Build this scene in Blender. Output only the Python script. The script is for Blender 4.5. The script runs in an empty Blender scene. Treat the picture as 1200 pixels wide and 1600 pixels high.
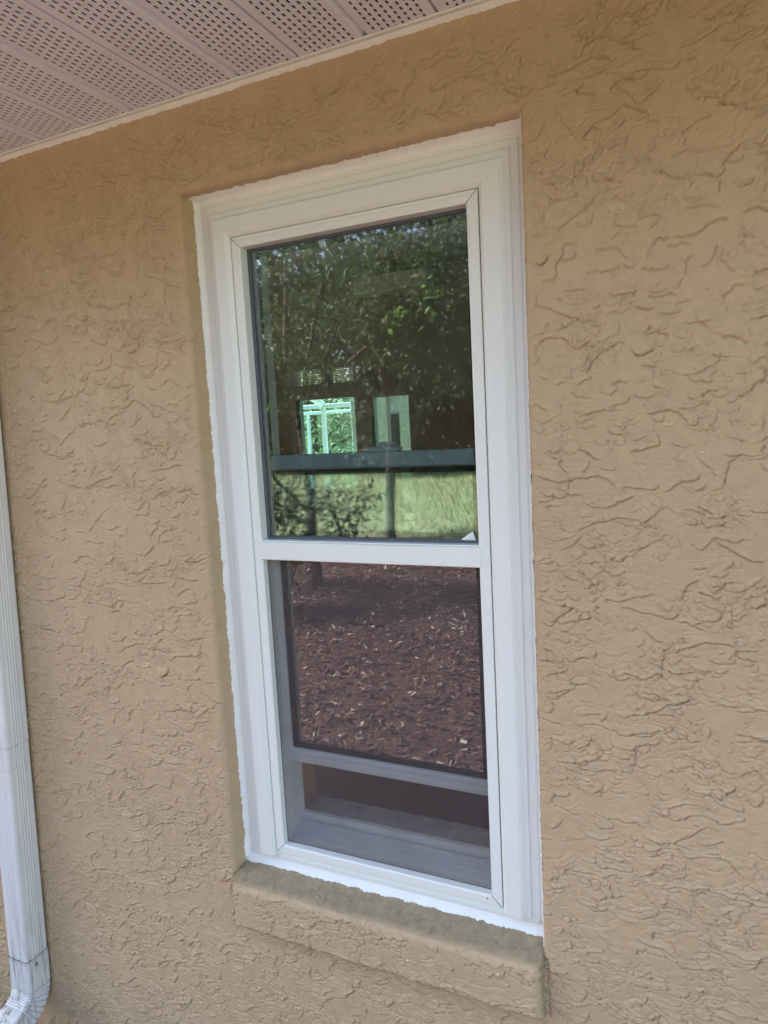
import bpy, math, random
import numpy as np
from mathutils import Vector, Matrix, Euler
R = math.radians
S = bpy.context.scene
COL = S.collection

# ------------------------------------------------------------------ camera, sky, sun, exposure
cam_d = bpy.data.cameras.new('camera')
cam = bpy.data.objects.new('camera', cam_d)
COL.objects.link(cam)
cam.location = (0.9344, -1.1186, 0.9137)
cam.rotation_euler = (R(83.235), R(3.0155), R(25.1928))
cam_d.sensor_fit = 'VERTICAL'
cam_d.sensor_height = 24.0
cam_d.lens = 1100.23 / 1600 * 24.0
cam_d.clip_start = 0.02
cam_d.clip_end = 400
S.camera = cam

SUN_EL, SUN_AZ = 50.0, -74.0       # azimuth measured from +Y (behind the house) towards -X
sd = Vector((math.sin(R(SUN_AZ)) * math.cos(R(SUN_EL)), math.cos(R(SUN_AZ)) * math.cos(R(SUN_EL)), math.sin(R(SUN_EL))))
W = bpy.data.worlds.new('World')
S.world = W
W.use_nodes = True
wn = W.node_tree
sky = wn.nodes.new('ShaderNodeTexSky')
sky.sky_type = 'NISHITA'
sky.sun_disc = False
sky.sun_elevation = R(SUN_EL)
sky.sun_rotation = R(SUN_AZ)
sky.air_density = 1.0
sky.dust_density = 3.5
sky.ozone_density = 0.6
bg = wn.nodes['Background']
wn.links.new(sky.outputs[0], bg.inputs[0])
bg.inputs[1].default_value = 0.12
sun_d = bpy.data.lights.new('sun', 'SUN')
sun_d.energy = 5.0
sun_d.angle = R(0.5)
sun_d.color = (1.0, 0.95, 0.86)
sun = bpy.data.objects.new('sun', sun_d)
COL.objects.link(sun)
sun.rotation_euler = sd.to_track_quat('Z', 'Y').to_euler()
S.view_settings.view_transform = 'Standard'
S.view_settings.look = 'None'
S.view_settings.gamma = 1.0
S.view_settings.exposure = 2.65
S.cycles.max_bounces = 8
S.cycles.transparent_max_bounces = 16
S.cycles.caustics_reflective = False
S.cycles.caustics_refractive = False

rng = np.random.default_rng(7)
random.seed(7)

# ------------------------------------------------------------------ helpers
def tag(o, label=None, cat=None, group=None, kind=None):
    if label: o['label'] = label
    if cat: o['category'] = cat
    if group: o['group'] = group
    if kind: o['kind'] = kind
    return o

def empty(name, loc=(0, 0, 0), parent=None):
    o = bpy.data.objects.new(name, None)
    COL.objects.link(o)
    o.location = loc
    if parent: o.parent = parent
    return o

def np_mesh(name, V, F, mat, parent=None, smooth=False, nf=4):
    """V (n,3), F (m,nf) int"""
    me = bpy.data.meshes.new(name)
    V = np.asarray(V, dtype=np.float32)
    F = np.asarray(F, dtype=np.int32)
    me.vertices.add(len(V)); me.vertices.foreach_set('co', V.ravel())
    me.loops.add(F.size); me.loops.foreach_set('vertex_index', F.ravel())
    me.polygons.add(len(F))
    me.polygons.foreach_set('loop_start', np.arange(0, F.size, F.shape[1], dtype=np.int32))
    me.polygons.foreach_set('loop_total', np.full(len(F), F.shape[1], dtype=np.int32))
    me.polygons.foreach_set('use_smooth', np.full(len(F), smooth, dtype=bool))
    me.update(calc_edges=True)
    if mat: me.materials.append(mat)
    o = bpy.data.objects.new(name, me)
    COL.objects.link(o)
    if parent: o.parent = parent
    return o

class MB:
    """collects polygons"""
    def __init__(s): s.v = []; s.f = []; s.sm = []
    def add(s, vs, fs, sm=False):
        n = len(s.v); s.v += [tuple(v) for v in vs]
        for f in fs: s.f.append([i + n for i in f]); s.sm.append(sm)
        return s
    def box(s, x0, x1, y0, y1, z0, z1, b=0.0):
        if b <= 0:
            vs = [(x, y, z) for x in (x0, x1) for y in (y0, y1) for z in (z0, z1)]
            fs = [(0, 1, 3, 2), (4, 6, 7, 5), (0, 4, 5, 1), (2, 3, 7, 6), (0, 2, 6, 4), (1, 5, 7, 3)]
            return s.add(vs, fs)
        # bevelled box: 24 vertices
        vs = []; idx = {}
        X = (x0, x1); Y = (y0, y1); Z = (z0, z1)
        for i in (0, 1):
            for j in (0, 1):
                for k in (0, 1):
                    sx, sy, sz = (b if i == 0 else -b), (b if j == 0 else -b), (b if k == 0 else -b)
                    idx[i, j, k, 0] = len(vs); vs.append((X[i], Y[j] + sy, Z[k] + sz))
                    idx[i, j, k, 1] = len(vs); vs.append((X[i] + sx, Y[j], Z[k] + sz))
                    idx[i, j, k, 2] = len(vs); vs.append((X[i] + sx, Y[j] + sy, Z[k]))
        fs = []
        for i in (0, 1): fs.append([idx[i, 0, 0, 0], idx[i, 0, 1, 0], idx[i, 1, 1, 0], idx[i, 1, 0, 0]][::(1 if i == 0 else -1)])
        for j in (0, 1): fs.append([idx[0, j, 0, 1], idx[1, j, 0, 1], idx[1, j, 1, 1], idx[0, j, 1, 1]][::(1 if j == 0 else -1)])
        for k in (0, 1): fs.append([idx[0, 0, k, 2], idx[0, 1, k, 2], idx[1, 1, k, 2], idx[1, 0, k, 2]][::(1 if k == 0 else -1)])
        for i in (0, 1):
            for j in (0, 1): fs.append([idx[i, j, 0, 0], idx[i, j, 1, 0], idx[i, j, 1, 1], idx[i, j, 0, 1]])
        for i in (0, 1):
            for k in (0, 1): fs.append([idx[i, 0, k, 0], idx[i, 1, k, 0], idx[i, 1, k, 2], idx[i, 0, k, 2]])
        for j in (0, 1):
            for k in (0, 1): fs.append([idx[0, j, k, 1], idx[1, j, k, 1], idx[1, j, k, 2], idx[0, j, k, 2]])
        for i in (0, 1):
            for j in (0, 1):
                for k in (0, 1): fs.append([idx[i, j, k, 0], idx[i, j, k, 1], idx[i, j, k, 2]])
        return s.add(vs, fs)
    def tube(s, pts, rads, n=8, cap=True):
        rings = []
        pts = [Vector(p) for p in pts]
        up = Vector((0.31, 0.22, 0.93)).normalized()
        for i, p in enumerate(pts):
            d = (pts[min(i + 1, len(pts) - 1)] - pts[max(i - 1, 0)]).normalized()
            a = d.cross(up)
            if a.length < 0.05: a = d.cross(Vector((1, 0, 0)))
            a.normalize(); b_ = d.cross(a)
            rings.append([p + (a * math.cos(2 * math.pi * k / n) + b_ * math.sin(2 * math.pi * k / n)) * rads[i] for k in range(n)])
        vs = [v for r in rings for v in r]
        fs = []
        for i in range(len(pts) - 1):
            for k in range(n):
                fs.append((i * n + k, i * n + (k + 1) % n, (i + 1) * n + (k + 1) % n, (i + 1) * n + k))
        s.add(vs, fs, True)
        if cap:
            s.add(rings[0], [list(range(n))[::-1]]); s.add(rings[-1], [list(range(n))])
        return s
    def build(s, name, mat, parent=None, fix=True):
        me = bpy.data.meshes.new(name)
        me.from_pydata(s.v, [], s.f)
        me.polygons.foreach_set('use_smooth', s.sm)
        if fix:
            import bmesh
            bm = bmesh.new(); bm.from_mesh(me)
            bmesh.ops.recalc_face_normals(bm, faces=bm.faces)
            bm.to_mesh(me); bm.free()
        me.materials.append(mat)
        me.update()
        o = bpy.data.objects.new(name, me)
        COL.objects.link(o)
        if parent: o.parent = parent
        return o

def vnoise(x, y, seed=0):
    """gradient noise, about -1..1"""
    xi = np.floor(x).astype(np.int64); yi = np.floor(y).astype(np.int64)
    xf = x - xi; yf = y - yi
    def g(ix, iy, dx, dy):
        h = (ix * 374761393 + iy * 668265263 + seed * 1442695041) & 0xffffffff
        h = ((h ^ (h >> 13)) * 1274126177) & 0xffffffff
        h = (h ^ (h >> 16))
        a = (h & 0xffff) / 65536.0 * 2 * np.pi
        return np.cos(a) * dx + np.sin(a) * dy
    u = xf * xf * xf * (xf * (xf * 6 - 15) + 10); v = yf * yf * yf * (yf * (yf * 6 - 15) + 10)
    a = g(xi, yi, xf, yf); b = g(xi + 1, yi, xf - 1, yf)
    c = g(xi, yi + 1, xf, yf - 1); d = g(xi + 1, yi + 1, xf - 1, yf - 1)
    return ((a * (1 - u) + b * u) * (1 - v) + (c * (1 - u) + d * u) * v) * 1.5
def fbm(x, y, seed=0, o=3, gain=0.5):
    r = 0; a = 1; t = 0
    for i in range(o):
        r = r + a * vnoise(x * 2 ** i + 17.3 * i, y * 2 ** i - 9.1 * i, seed + i * 31); t += a; a *= gain
    return r / t * 1.3
def sstep(a, b, x):
    t = np.clip((x - a) / (b - a), 0, 1); return t * t * (3 - 2 * t)

# ------------------------------------------------------------------ materials
def new_mat(name):
    m = bpy.data.materials.new(name); m.use_nodes = True
    nt = m.node_tree
    return m, nt, nt.nodes['Principled BSDF']
def N(nt, t, **k):
    n = nt.nodes.new(t)
    for a, b in k.items():
        if a in n.inputs: n.inputs[a].default_value = b
        else: setattr(n, a, b)
    return n
def ramp(nt, fac, stops):
    r = nt.nodes.new('ShaderNodeValToRGB')
    el = r.color_ramp.elements
    while len(el) < len(stops): el.new(0.5)
    for e, (p, c) in zip(el, stops): e.position = p; e.color = (*c, 1)
    nt.links.new(fac, r.inputs[0])
    return r.outputs[0]
def tex_obj(nt):
    return nt.nodes.new('ShaderNodeTexCoord').outputs['Object']

def simple(name, col, rough=0.5, var=0.06, vscale=6, bump=0.0, bscale=200, metallic=0, spec=0.5):
    m, nt, p = new_mat(name)
    tc = tex_obj(nt)
    n = N(nt, 'ShaderNodeTexNoise', Scale=vscale, Detail=5.0, Roughness=0.6)
    nt.links.new(tc, n.inputs['Vector'])
    lo = tuple(c * (1 - var) for c in col); hi = tuple(min(1, c * (1 + var)) for c in col)
    nt.links.new(ramp(nt, n.outputs[0], [(0.3, lo), (0.7, hi)]), p.inputs['Base Color'])
    p.inputs['Roughness'].default_value = rough
    p.inputs['Metallic'].default_value = metallic
    p.inputs['Specular IOR Level'].default_value = spec
    if bump > 0:
        b = N(nt, 'ShaderNodeTexNoise', Scale=bscale, Detail=4.0)
        nt.links.new(tc, b.inputs['Vector'])
        bp = N(nt, 'ShaderNodeBump', Strength=1.0, Distance=bump)
        nt.links.new(b.outputs[0], bp.inputs['Height'])
        nt.links.new(bp.outputs[0], p.inputs['Normal'])
    return m

STUCCO = (0.43, 0.315, 0.205)
def mat_stucco(name, sill=False, shader_relief=False):
    m, nt, p = new_mat(name)
    tc = tex_obj(nt); L = nt.links
    n1 = N(nt, 'ShaderNodeTexNoise', Scale=2.2, Detail=4.0, Roughness=0.55); L.new(tc, n1.inputs['Vector'])
    c = ramp(nt, n1.outputs[0], [(0.3, (0.485, 0.352, 0.209)), (0.7, (0.530, 0.389, 0.236))])
    # faint scuffs
    n2 = N(nt, 'ShaderNodeTexNoise', Scale=34, Detail=6.0, Roughness=0.7); L.new(tc, n2.inputs['Vector'])
    f2 = ramp(nt, n2.outputs[0], [(0.35, (0.93, 0.93, 0.93)), (0.65, (1.04, 1.04, 1.04))])
    mx = N(nt, 'ShaderNodeMix', data_type='RGBA', blend_type='MULTIPLY'); mx.inputs[0].default_value = 1
    L.new(c, mx.inputs[6]); L.new(f2, mx.inputs[7]); c = mx.outputs[2]
    sep = nt.nodes.new('ShaderNodeSeparateXYZ'); L.new(tc, sep.inputs[0])
    # mildew stain low on the wall at the left
    ms = N(nt, 'ShaderNodeTexNoise', Scale=7, Detail=7.0, Roughness=0.72); L.new(tc, ms.inputs['Vector'])
    def mr(v, a, b, c0=0.0, c1=1.0):
        k = N(nt, 'ShaderNodeMapRange'); L.new(v, k.inputs[0])
        for i, q in enumerate((a, b, c0, c1)): k.inputs[i + 1].default_value = q
        return k.outputs[0]
    def mul(a, b, op='MULTIPLY'):
        k = N(nt, 'ShaderNodeMath', operation=op)
        for i, q in enumerate((a, b)):
            if isinstance(q, float): k.inputs[i].default_value = q
            else: L.new(q, k.inputs[i])
        return k.outputs[0]
    low = mr(sep.outputs[2], -0.38, -0.72)
    st = mul(low, mr(ms.outputs[0], 0.42, 0.62))
    mk = N(nt, 'ShaderNodeMix', data_type='RGBA'); L.new(mul(st, 0.55), mk.inputs[0]); L.new(c, mk.inputs[6]); mk.inputs[7].default_value = (0.17, 0.15, 0.105, 1)
    c = mk.outputs[2]
    if sill:
        # weathered, dirty top of the sill: an olive grime with an edge of its own, ending just behind the nose
        gn = N(nt, 'ShaderNodeTexNoise', Scale=22, Detail=9.0, Roughness=0.72); L.new(tc, gn.inputs['Vector'])
        yy = mul(sep.outputs[1], mul(mul(gn.outputs[0], -0.5, 'ADD'), 0.022), 'ADD')
        g = mr(yy, -0.022, -0.009)
        mk = N(nt, 'ShaderNodeMix', data_type='RGBA'); L.new(mul(g, 0.85), mk.inputs[0]); L.new(c, mk.inputs[6])
        g2 = N(nt, 'ShaderNodeTexNoise', Scale=48, Detail=9.0, Roughness=0.75); L.new(tc, g2.inputs['Vector'])
        L.new(ramp(nt, g2.outputs[0], [(0.35, (0.235, 0.185, 0.115)), (0.65, (0.38, 0.305, 0.195))]), mk.inputs[7])
        c = mk.outputs[2]
    # sparse white paint flecks
    vo = N(nt, 'ShaderNodeTexVoronoi', Scale=26); L.new(tc, vo.inputs['Vector'])
    vo2 = N(nt, 'ShaderNodeTexNoise', Scale=3.1); L.new(tc, vo2.inputs['Vector'])
    fl = mul(mul(vo.outputs['Distance'], 0.03 if not sill else 0.05, 'LESS_THAN'), mul(vo2.outputs[0], 0.60 if not sill else 0.5, 'GREATER_THAN'))
    mk = N(nt, 'ShaderNodeMix', data_type='RGBA'); L.new(fl, mk.inputs[0]); L.new(c, mk.inputs[6]); mk.inputs[7].default_value = (0.75, 0.73, 0.68, 1)
    c = mk.outputs[2]
    L.new(c, p.inputs['Base Color'])
    p.inputs['Roughness'].default_value = 0.62
    p.inputs['Specular IOR Level'].default_value = 0.35
    b1 = N(nt, 'ShaderNodeTexNoise', Scale=420, Detail=3.0, Roughness=0.6); L.new(tc, b1.inputs['Vector'])
    b2 = N(nt, 'ShaderNodeTexNoise', Scale=110, Detail=4.0, Roughness=0.6); L.new(tc, b2.inputs['Vector'])
    bp = N(nt, 'ShaderNodeBump', Strength=1.0, Distance=0.0005); L.new(b1.outputs[0], bp.inputs['Height'])
    bq = N(nt, 'ShaderNodeBump', Strength=1.0, Distance=0.0009); L.new(b2.outputs[0], bq.inputs['Height']); L.new(bp.outputs[0], bq.inputs['Normal'])
    last = bq
    if shader_relief:
        b3 = N(nt, 'ShaderNodeTexNoise', Scale=22, Detail=4.0, Distortion=1.2); L.new(tc, b3.inputs['Vector'])
        r3 = ramp(nt, b3.outputs[0], [(0.49, (0, 0, 0)), (0.53, (1, 1, 1))])
        br = N(nt, 'ShaderNodeBump', Strength=1.0, Distance=0.002); L.new(r3, br.inputs['Height']); L.new(bq.outputs[0], br.inputs['Normal'])
        last = br
    L.new(last.outputs[0], p.inputs['Normal'])
    return m

M = {}
M['stucco'] = mat_stucco('stucco_paint')
M['stucco_sill'] = mat_stucco('stucco_sill_paint', sill=True)
M['stucco_flat'] = mat_stucco('stucco_paint_far', shader_relief=True)
M['vinyl'] = simple('white_vinyl', (0.79, 0.81, 0.765), 0.32, 0.012, 4, 0.00003, 90)
M['vinyl_in'] = simple('white_vinyl_inner', (0.74, 0.75, 0.76), 0.38, 0.02, 9)
M['caulk'] = simple('white_paint_caulk', (0.84, 0.84, 0.81), 0.55, 0.03, 30, 0.0008, 120)
M['gasket'] = simple('grey_gasket', (0.10, 0.11, 0.13), 0.5, 0.05, 20)
M['spacer'] = simple('black_spacer', (0.012, 0.013, 0.018), 0.35, 0.05, 20)
M['soffit'] = simple('soffit_vinyl', (0.80, 0.81, 0.90), 0.42, 0.05, 5, 0.00004, 150)
M['trim'] = simple('soffit_trim_paint', (0.78, 0.80, 0.76), 0.5, 0.05, 25, 0.0003, 80)
M['alu'] = simple('white_aluminium', (0.75, 0.76, 0.76), 0.35, 0.03, 5)
M['drywall'] = simple('drywall', (0.40, 0.25, 0.15), 0.8, 0.05, 5)
M['dark_room'] = simple('dark_brown_paint', (0.36, 0.32, 0.33), 0.75, 0.1, 2)
M['floor_in'] = simple('dark_wood_floor', (0.045, 0.016, 0.012), 0.6, 0.25, 3)
M['attic'] = simple('attic_shade', (0.02, 0.018, 0.022), 0.9, 0.05)  # near-black: the unlit attic's shade is put into the colour
M['marble'] = simple('grey_marble', (0.36, 0.35, 0.36), 0.3, 0.25, 26)
M['shingle'] = simple('roof_shingles', (0.10, 0.09, 0.085), 0.9, 0.3, 30, 0.004, 40)
M['bark'] = simple('bark', (0.07, 0.055, 0.042), 0.9, 0.4, 14, 0.01, 30)
M['blind'] = simple('pale_blind', (0.55, 0.52, 0.46), 0.6, 0.04)

# downspout paint: white enamel, streaked dirt low down with mildew in the seams
def mat_pipe():
    m, nt, p = new_mat('downspout_enamel'); L = nt.links
    tc = tex_obj(nt)
    mp = N(nt, 'ShaderNodeMapping'); mp.inputs['Scale'].default_value = (60, 60, 7); L.new(tc, mp.inputs[0])
    n = N(nt, 'ShaderNodeTexNoise', Scale=1.0, Detail=6.0, Roughness=0.65); L.new(mp.outputs[0], n.inputs['Vector'])
    sep = nt.nodes.new('ShaderNodeSeparateXYZ'); L.new(tc, sep.inputs[0])
    k = N(nt, 'ShaderNodeMapRange'); L.new(sep.outputs[2], k.inputs[0])
    for i, q in enumerate((-0.20, -0.46, 0.12, 1.0)): k.inputs[i + 1].default_value = q
    t = N(nt, 'ShaderNodeMapRange'); L.new(n.outputs[0], t.inputs[0]); t.inputs[1].default_value = 0.48; t.inputs[2].default_value = 0.66
    mu = N(nt, 'ShaderNodeMath', operation='MULTIPLY'); L.new(k.outputs[0], mu.inputs[0]); L.new(t.outputs[0], mu.inputs[1])
    mk = N(nt, 'ShaderNodeMix', data_type='RGBA'); L.new(mu.outputs[0], mk.inputs[0])
    mk.inputs[6].default_value = (0.72, 0.725, 0.70, 1); mk.inputs[7].default_value = (0.26, 0.25, 0.20, 1)
    L.new(mk.outputs[2], p.inputs['Base Color'])
    p.inputs['Roughness'].default_value = 0.33
    b = N(nt, 'ShaderNodeTexNoise', Scale=30); L.new(tc, b.inputs['Vector'])
    bp = N(nt, 'ShaderNodeBump', Strength=1.0, Distance=0.0006); L.new(b.outputs[0], bp.inputs['Height']); L.new(bp.outputs[0], p.inputs['Normal'])
    return m
M['pipe'] = mat_pipe()
M['grime'] = simple('seam_grime', (0.14, 0.135, 0.11), 0.8, 0.4, 40)

def mat_glass(name, refl=0.20, tint=(0.55, 0.72, 0.68), wob=0.0006, wscale=5.0, rough=0.004):
    m, nt, p = new_mat(name); L = nt.links
    nt.nodes.remove(p)
    out = nt.nodes['Material Output']
    tr = N(nt, 'ShaderNodeBsdfTransparent'); tr.inputs[0].default_value = (*tint, 1)
    gl = N(nt, 'ShaderNodeBsdfGlossy'); gl.inputs['Roughness'].default_value = rough; gl.inputs['Color'].default_value = (1, 1, 1, 1)
    fr = N(nt, 'ShaderNodeFresnel'); fr.inputs['IOR'].default_value = 1.5
    ad = N(nt, 'ShaderNodeMath', operation='MULTIPLY_ADD'); ad.inputs[1].default_value = 1.6; ad.inputs[2].default_value = refl - 0.064; ad.use_clamp = True
    L.new(fr.outputs[0], ad.inputs[0])
    tc = tex_obj(nt)
    mp = N(nt, 'ShaderNodeMapping'); mp.inputs['Scale'].default_value = (1, 1, 2.4); L.new(tc, mp.inputs[0])
    n = N(nt, 'ShaderNodeTexNoise', Scale=wscale, Detail=2.0); L.new(mp.outputs[0], n.inputs['Vector'])
    bp = N(nt, 'ShaderNodeBump', Strength=1.0, Distance=wob); L.new(n.outputs[0], bp.inputs['Height'])
    L.new(bp.outputs[0], gl.inputs['Normal'])
    mx = N(nt, 'ShaderNodeMixShader'); L.new(ad.outputs[0], mx.inputs[0]); L.new(tr.outputs[0], mx.inputs[1]); L.new(gl.outputs[0], mx.inputs[2])
    L.new(mx.outputs[0], out.inputs[0])
    return m
M['glass'] = mat_glass('window_glass', 0.14, (0.82, 0.90, 0.89), 0.00020, 4.0, 0.020)
M['glass_low'] = mat_glass('window_glass_lower', 0.28, (0.62, 0.66, 0.66), 0.0002, 5, 0.0)
M['glass_far'] = mat_glass('far_glass', 0.08, (0.72, 0.93, 0.90), 0.0)

def mat_screen():
    m, nt, p = new_mat('insect_screen'); L = nt.links
    nt.nodes.remove(p)
    out = nt.nodes['Material Output']
    tr = N(nt, 'ShaderNodeBsdfTransparent')
    df = N(nt, 'ShaderNodeBsdfDiffuse'); df.inputs[0].default_value = (0.125, 0.105, 0.10, 1)
    tc = tex_obj(nt); sep = nt.nodes.new('ShaderNodeSeparateXYZ'); L.new(tc, sep.inputs[0])
    nz = N(nt, 'ShaderNodeTexNoise', Scale=9.0, Detail=5.0); L.new(tc, nz.inputs['Vector'])
    mxm = N(nt, 'ShaderNodeMapRange'); L.new(nz.outputs[0], mxm.inputs[0])
    for i, q in enumerate((0.3, 0.7, 0.25, 0.31)): mxm.inputs[i + 1].default_value = q
    mx = N(nt, 'ShaderNodeMixShader'); L.new(mxm.outputs[0], mx.inputs[0]); L.new(tr.outputs[0], mx.inputs[1]); L.new(df.outputs[0], mx.inputs[2])
    L.new(mx.outputs[0], out.inputs[0])
    return m
M['screen'] = mat_screen()

def mat_leaf(name, lo, hi, spec=0.5):
    m, nt, p = new_mat(name); L = nt.links
    g = nt.nodes.new('ShaderNodeNewGeometry')
    L.new(ramp(nt, g.outputs['Random Per Island'], [(0.1, lo), (0.9, hi)]), p.inputs['Base Color'])
    p.inputs['Roughness'].default_value = 0.55
    p.inputs['Specular IOR Level'].default_value = spec * 0.5
    tl = N(nt, 'ShaderNodeBsdfTranslucent')
    L.new(ramp(nt, g.outputs['Random Per Island'], [(0.1, tuple(c * 1.6 for c in lo)), (0.9, tuple(c * 1.7 for c in hi))]), tl.inputs[0])
    mx = N(nt, 'ShaderNodeMixShader'); mx.inputs[0].default_value = 0.3
    L.new(p.outputs[0], mx.inputs[1]); L.new(tl.outputs[0], mx.inputs[2])
    L.new(mx.outputs[0], nt.nodes['Material Output'].inputs[0])
    return m
M['leaf'] = mat_leaf('leaf', (0.032, 0.045, 0.024), (0.062, 0.085, 0.040))
M['leaf_dark'] = mat_leaf('leaf_dark', (0.024, 0.032, 0.021), (0.045, 0.060, 0.034))
M['leaf_sunlit'] = mat_leaf('leaf_sunlit', (0.08, 0.15, 0.035), (0.14, 0.22, 0.06))  # lighter leaf colour with the sunlight put into it
M['leaf_garden'] = mat_leaf('leaf_garden', (0.17, 0.23, 0.12), (0.32, 0.38, 0.24))

def mat_ground(name, stops, scale, bump):
    m, nt, p = new_mat(name); L = nt.links
    tc = tex_obj(nt)
    n = N(nt, 'ShaderNodeTexNoise', Scale=scale, Detail=8.0, Roughness=0.7); L.new(tc, n.inputs['Vector'])
    n2 = N(nt, 'ShaderNodeTexNoise', Scale=scale * 0.04, Detail=3.0); L.new(tc, n2.inputs['Vector'])
    a = N(nt, 'ShaderNodeMath', operation='MULTIPLY_ADD'); L.new(n2.outputs[0], a.inputs[0]); a.inputs[1].default_value = 0.5
    s_ = N(nt, 'ShaderNodeMath', operation='SUBTRACT'); L.new(n.outputs[0], s_.inputs[0]); s_.inputs[1].default_value = 0.25
    L.new(s_.outputs[0], a.inputs[2])
    L.new(ramp(nt, a.outputs[0], stops), p.inputs['Base Color'])
    p.inputs['Roughness'].default_value = 0.9
    p.inputs['Specular IOR Level'].default_value = 0.2
    bp = N(nt, 'ShaderNodeBump', Strength=1.0, Distance=bump); L.new(n.outputs[0], bp.inputs['Height']); L.new(bp.outputs[0], p.inputs['Normal'])
    return m
M['lawn'] = mat_ground('lawn_grass', [(0.3, (0.10, 0.12, 0.065)), (0.55, (0.15, 0.17, 0.10)), (0.75, (0.23, 0.235, 0.16))], 30, 0.03)
M['mulch'] = mat_ground('red_mulch', [(0.3, (0.06, 0.032, 0.034)), (0.55, (0.13, 0.07, 0.072)), (0.75, (0.21, 0.13, 0.125))], 60, 0.02)
def mat_chip():
    m, nt, p = new_mat('wood_chips'); L = nt.links
    g = nt.nodes.new('ShaderNodeNewGeometry')
    L.new(ramp(nt, g.outputs['Random Per Island'], [(0.0, (0.05, 0.027, 0.03)), (0.55, (0.12, 0.062, 0.066)), (0.88, (0.18, 0.105, 0.105)), (0.96, (0.50, 0.42, 0.40))]), p.inputs['Base Color'])
    p.inputs['Roughness'].default_value = 0.85
    return m
M['chip'] = mat_chip()

ZG = -0.78      # ground level (window sill is z = 0)

# ------------------------------------------------------------------ ground
def sheet(name, x0, x1, y0, y1, z, mat, nx=60, ny=60, amp=0.0):
    X, Y = np.meshgrid(np.linspace(x0, x1, nx), np.linspace(y0, y1, ny), indexing='ij')
    Z = z + amp * fbm(X * 0.8, Y * 0.8, 5, 3)
    V = np.stack([X, Y, Z], -1).reshape(-1, 3)
    i = np.arange(nx * ny).reshape(nx, ny)
    F = np.stack([i[:-1, :-1], i[1:, :-1], i[1:, 1:], i[:-1, 1:]], -1).reshape(-1, 4)
    return np_mesh(name, V, F, mat, smooth=True)
tag(sheet('lawn', -90, 90, -110, 90, ZG - 0.03, M['lawn'], 160, 160, 0.0), kind='structure')
tag(sheet('mulch_bed', -7.2, 3.2, -8.0, 0.0, ZG, M['mulch'], 160, 80, 0.02), kind='structure')

def chips(n, x0, x1, y0, y1, lmin, lmax):
    c = np.stack([rng.uniform(x0, x1, n), rng.uniform(y0, y1, n), np.full(n, ZG + 0.012)], -1)
    c[:, 2] += rng.uniform(0, 0.025, n)
    l = rng.uniform(lmin, lmax, n); w = l * rng.uniform(0.2, 0.45, n); t = w * 0.25
    a = rng.uniform(0, 2 * np.pi, n); ti = rng.normal(0, 0.35, n)
    d = np.stack([np.cos(a) * np.cos(ti), np.sin(a) * np.cos(ti), np.sin(ti)], -1)
    s = np.stack([-np.sin(a), np.cos(a), rng.normal(0, 0.3, n)], -1); s /= np.linalg.norm(s, axis=1)[:, None]
    u = np.cross(d, s)
    V = []
    for i in (-1, 1):
        for j in (-1, 1):
            for k in (-1, 1):
                V.append(c + d * (l * i / 2)[:, None] + s * (w * j / 2)[:, None] + u * (t * k / 2)[:, None])
    V = np.stack(V, 1).reshape(-1, 3)
    q = np.array([(0, 1, 3, 2), (4, 6, 7, 5), (0, 4, 5, 1), (2, 3, 7, 6), (0, 2, 6, 4), (1, 5, 7, 3)])
    F = (np.arange(n)[:, None, None] * 8 + q[None]).reshape(-1, 4)
    return V, F
V, F = chips(46000, -7.0, 1.2, -8.0, -0.1, 0.015, 0.055)
tag(np_mesh('wood_chips', V, F, M['chip']), 'reddish wood chip mulch scattered over the planting bed', 'mulch', kind='stuff')

# grass blades on the part of the lawn that the window mirrors
def blades(n, x0, x1, y0, y1, h0, h1):
    c = np.stack([rng.uniform(x0, x1, n), rng.uniform(y0, y1, n), np.full(n, ZG - 0.03)], -1)
    h = rng.uniform(h0, h1, n); a = rng.uniform(0, 2 * np.pi, n); w = rng.uniform(0.012, 0.03, n)
    s = np.stack([np.cos(a), np.sin(a), np.zeros(n)], -1) * w[:, None] / 2
    lean = np.stack([rng.normal(0, .35, n), rng.normal(0, .35, n), np.ones(n)], -1) * h[:, None]
    V = np.stack([c - s, c + s, c + lean], 1).reshape(-1, 3)
    F = np.arange(n * 3).reshape(-1, 3)
    return V, F
V, F = blades(60000, -24, -1.5, -30, -8.0, 0.05, 0.16)
tag(np_mesh('grass', V, F, mat_leaf('grass_blade', (0.10, 0.14, 0.06), (0.26, 0.27, 0.15))), 'sunlit tufts of grass over the lawn mirrored in the upper pane', 'grass', kind='stuff')

# ------------------------------------------------------------------ the house
house = empty('house', (0.33, 0.1, ZG))
hl = Vector((0.33, 0.1, ZG))
tag(house, 'tan stucco house with a tall white window under a perforated white soffit', 'house')
def P(o, par=house):
    """parent keeping world coordinates (things modelled in world space)"""
    o.parent = par
    off = Vector((0, 0, 0)); q = par
    while q: off += q.location; q = q.parent
    o.location = o.location - off
    return o

# wall relief ------------------------------------------------------
WX0, WX1, WZ0, WZ1 = -1.10, 1.20, ZG, 1.56
HX0, HX1, HZ0, HZ1 = 0.0, 0.662, -0.020, 1.379
STEP = 0.00145
DEP = 0.068
xs = np.arange(WX0, WX1 + STEP / 2, STEP); zs = np.arange(WZ0, WZ1 + STEP / 2, STEP)
X, Z = np.meshgrid(xs, zs, indexing='ij')

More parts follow.
